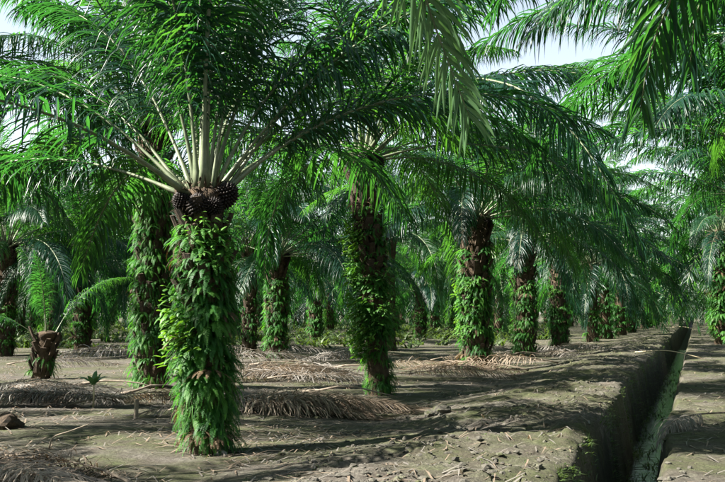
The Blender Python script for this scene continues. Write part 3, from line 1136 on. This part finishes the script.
# ------------------------------------------------------------------ uncountable cover: clods, litter, grass
rnd = random.Random(77)
ICO = [V(v).normalized() for v in ((0, 1, 1.6), (0, -1, 1.6), (0, 1, -1.6), (0, -1, -1.6), (1, 1.6, 0), (-1, 1.6, 0), (1, -1.6, 0), (-1, -1.6, 0), (1.6, 0, 1), (-1.6, 0, 1), (1.6, 0, -1), (-1.6, 0, -1))]
ICF = [(0, 1, 8), (0, 8, 4), (0, 4, 5), (0, 5, 9), (0, 9, 1), (3, 2, 10), (3, 10, 6), (3, 6, 7), (3, 7, 11), (3, 11, 2), (1, 6, 8), (8, 6, 10), (8, 10, 4), (4, 10, 2), (4, 2, 5), (5, 2, 11), (5, 11, 9), (9, 11, 7), (9, 7, 1), (1, 7, 6)]
mb = MB()
for i in range(9000):
    y = 8 + 45 * rnd.random() ** 2.2
    u = rnd.random()
    if u < 0.72:
        x = rnd.uniform(-4.6, ditch_edges(y)[0] - 0.02)
        if rnd.random() < smooth(-3.2, -4.6, x) * 0.7:
            continue
    elif u < 0.9:
        x = rnd.uniform(-0.4, 2.2)
    else:
        x = rnd.uniform(-16, -4)
    if fbm(x * 0.8, y * 0.8, 30, 3) < rnd.uniform(-0.5, 0.25):
        continue
    s = min(0.04, 0.007 + 0.009 * rnd.random() ** 2 / max(0.1, rnd.random()))
    sq = V((s * rnd.uniform(0.7, 1.4), s * rnd.uniform(0.7, 1.4), s * rnd.uniform(0.4, 0.9)))
    rot = Matrix.Rotation(rnd.uniform(0, 6.28), 3, 'Z')
    c = V((x, y, gz(x, y) + s * 0.15))
    mb.add([c + rot @ V((p.x * sq.x, p.y * sq.y, p.z * sq.z)) * rnd.uniform(0.75, 1.2) for p in ICO], ICF)
tag(link('clods', mb.mesh('clods', M_CLOD, smooth=False)), 'small crumbly soil clods strewn over the spoil bank', 'soil clods', kind='stuff')

mb = MB()
for i in range(45000):
    y = 7 + 60 * rnd.random() ** 1.8
    x = rnd.uniform(-0.75 * y - 2, 2.2) if rnd.random() < 0.8 else rnd.uniform(-4.5, 2)
    xl, xr = ditch_edges(y)
    if xl - 0.05 < x < xr + 0.05:
        continue
    if x < -3.5 and fbm(x * 0.35, y * 0.35, 50, 3) < rnd.uniform(-0.6, 0.3):
        continue
    if x > -4.2 and rnd.random() < 0.87:
        continue
    L, W = rnd.uniform(0.08, 0.5), rnd.uniform(0.004, 0.011)
    a = rnd.uniform(0, 2 * pi)
    p = V((x, y, gz(x, y) + 0.006))
    d = V((cos(a), sin(a), 0))
    w = V((-sin(a), cos(a), 0)) * W
    m_, e = p + d * L * 0.5, p + d * L
    m_.z = gz(m_.x, m_.y) + rnd.uniform(0.005, 0.05)
    e.z = gz(e.x, e.y) + rnd.uniform(0.002, 0.02)
    m_ += w * rnd.uniform(-2, 2)
    if e.x > xl - 0.05 and e.x < xr + 0.05:
        continue
    mb.add([p - w, p + w, m_ + w, m_ - w, e], [(0, 1, 2, 3), (3, 2, 4)], 0 if rnd.random() < 0.5 else 1)
tag(link('leaf_litter', mb.mesh('leaf_litter', [M_DRY, M_DRYGREY])), 'scattered dry leaflet litter over the plantation soil', 'leaf litter', kind='stuff')

mb = MB()
for i in range(15000):
    y = 8 + 50 * rnd.random() ** 2
    xl, xr = ditch_edges(y)
    t = rnd.random()
    if t < 0.72:
        x = rnd.uniform(xl - 0.05, xl + 0.27)
        out_ = V((0.5, 0, 0))
        if fbm(x * 1.5, y * 1.2, 61, 3) < rnd.uniform(-0.1, 0.5):
            continue
    elif t < 0.86:
        x = rnd.uniform(xr - 0.26, xr - 0.1)
        out_ = V((-0.3, 0, 0))
        if fbm(x, y * 0.9, 66, 3) < rnd.uniform(-0.1, 0.5):
            continue
    else:
        x = rnd.uniform(-4.0, xl)
        out_ = V((0, 0, 0))
        if fbm(x * 0.9, y * 0.9, 71, 3) < rnd.uniform(-0.1, 0.4):
            continue
    p = V((x, y, max(gz(x, y), DITCH_Z) - 0.01))
    for b in range(3):
        a = rnd.uniform(0, 2 * pi)
        d = (V((cos(a), sin(a), 1.2)) + out_ * 1.6).normalized()
        q = p + V((rnd.uniform(-.04, .04), rnd.uniform(-.04, .04), 0))
        leaflet(mb, q, d, V((-sin(a), cos(a), 0)), rnd.uniform(0.03, 0.13) * (0.45 if t >= 0.85 else 1), rnd.uniform(0.006, 0.014), 1.4, 2, fold=0.1)
for i in range(220):
    y = 8 + 40 * rnd.random() ** 1.6
    xl, xr = ditch_edges(y)
    if fbm(3, y * 0.5, 81, 3) < rnd.uniform(-0.3, 0.2):
        continue
    p = V((rnd.uniform(xl + 0.25, xr - 0.12), y, DITCH_Z - 0.02))
    for b in range(6):
        a = rnd.uniform(0, 2 * pi)
        leaflet(mb, p, V((cos(a), sin(a), rnd.uniform(0.6, 3))).normalized(), V((-sin(a), cos(a), 0)), rnd.uniform(0.08, 0.26), rnd.uniform(0.01, 0.025), 1.6, 3, fold=0.1)
tag(link('bank_grass', mb.mesh('bank_grass', M_GRASS)), 'thin grass and weeds growing on the walls of the ditch', 'grass', kind='stuff')
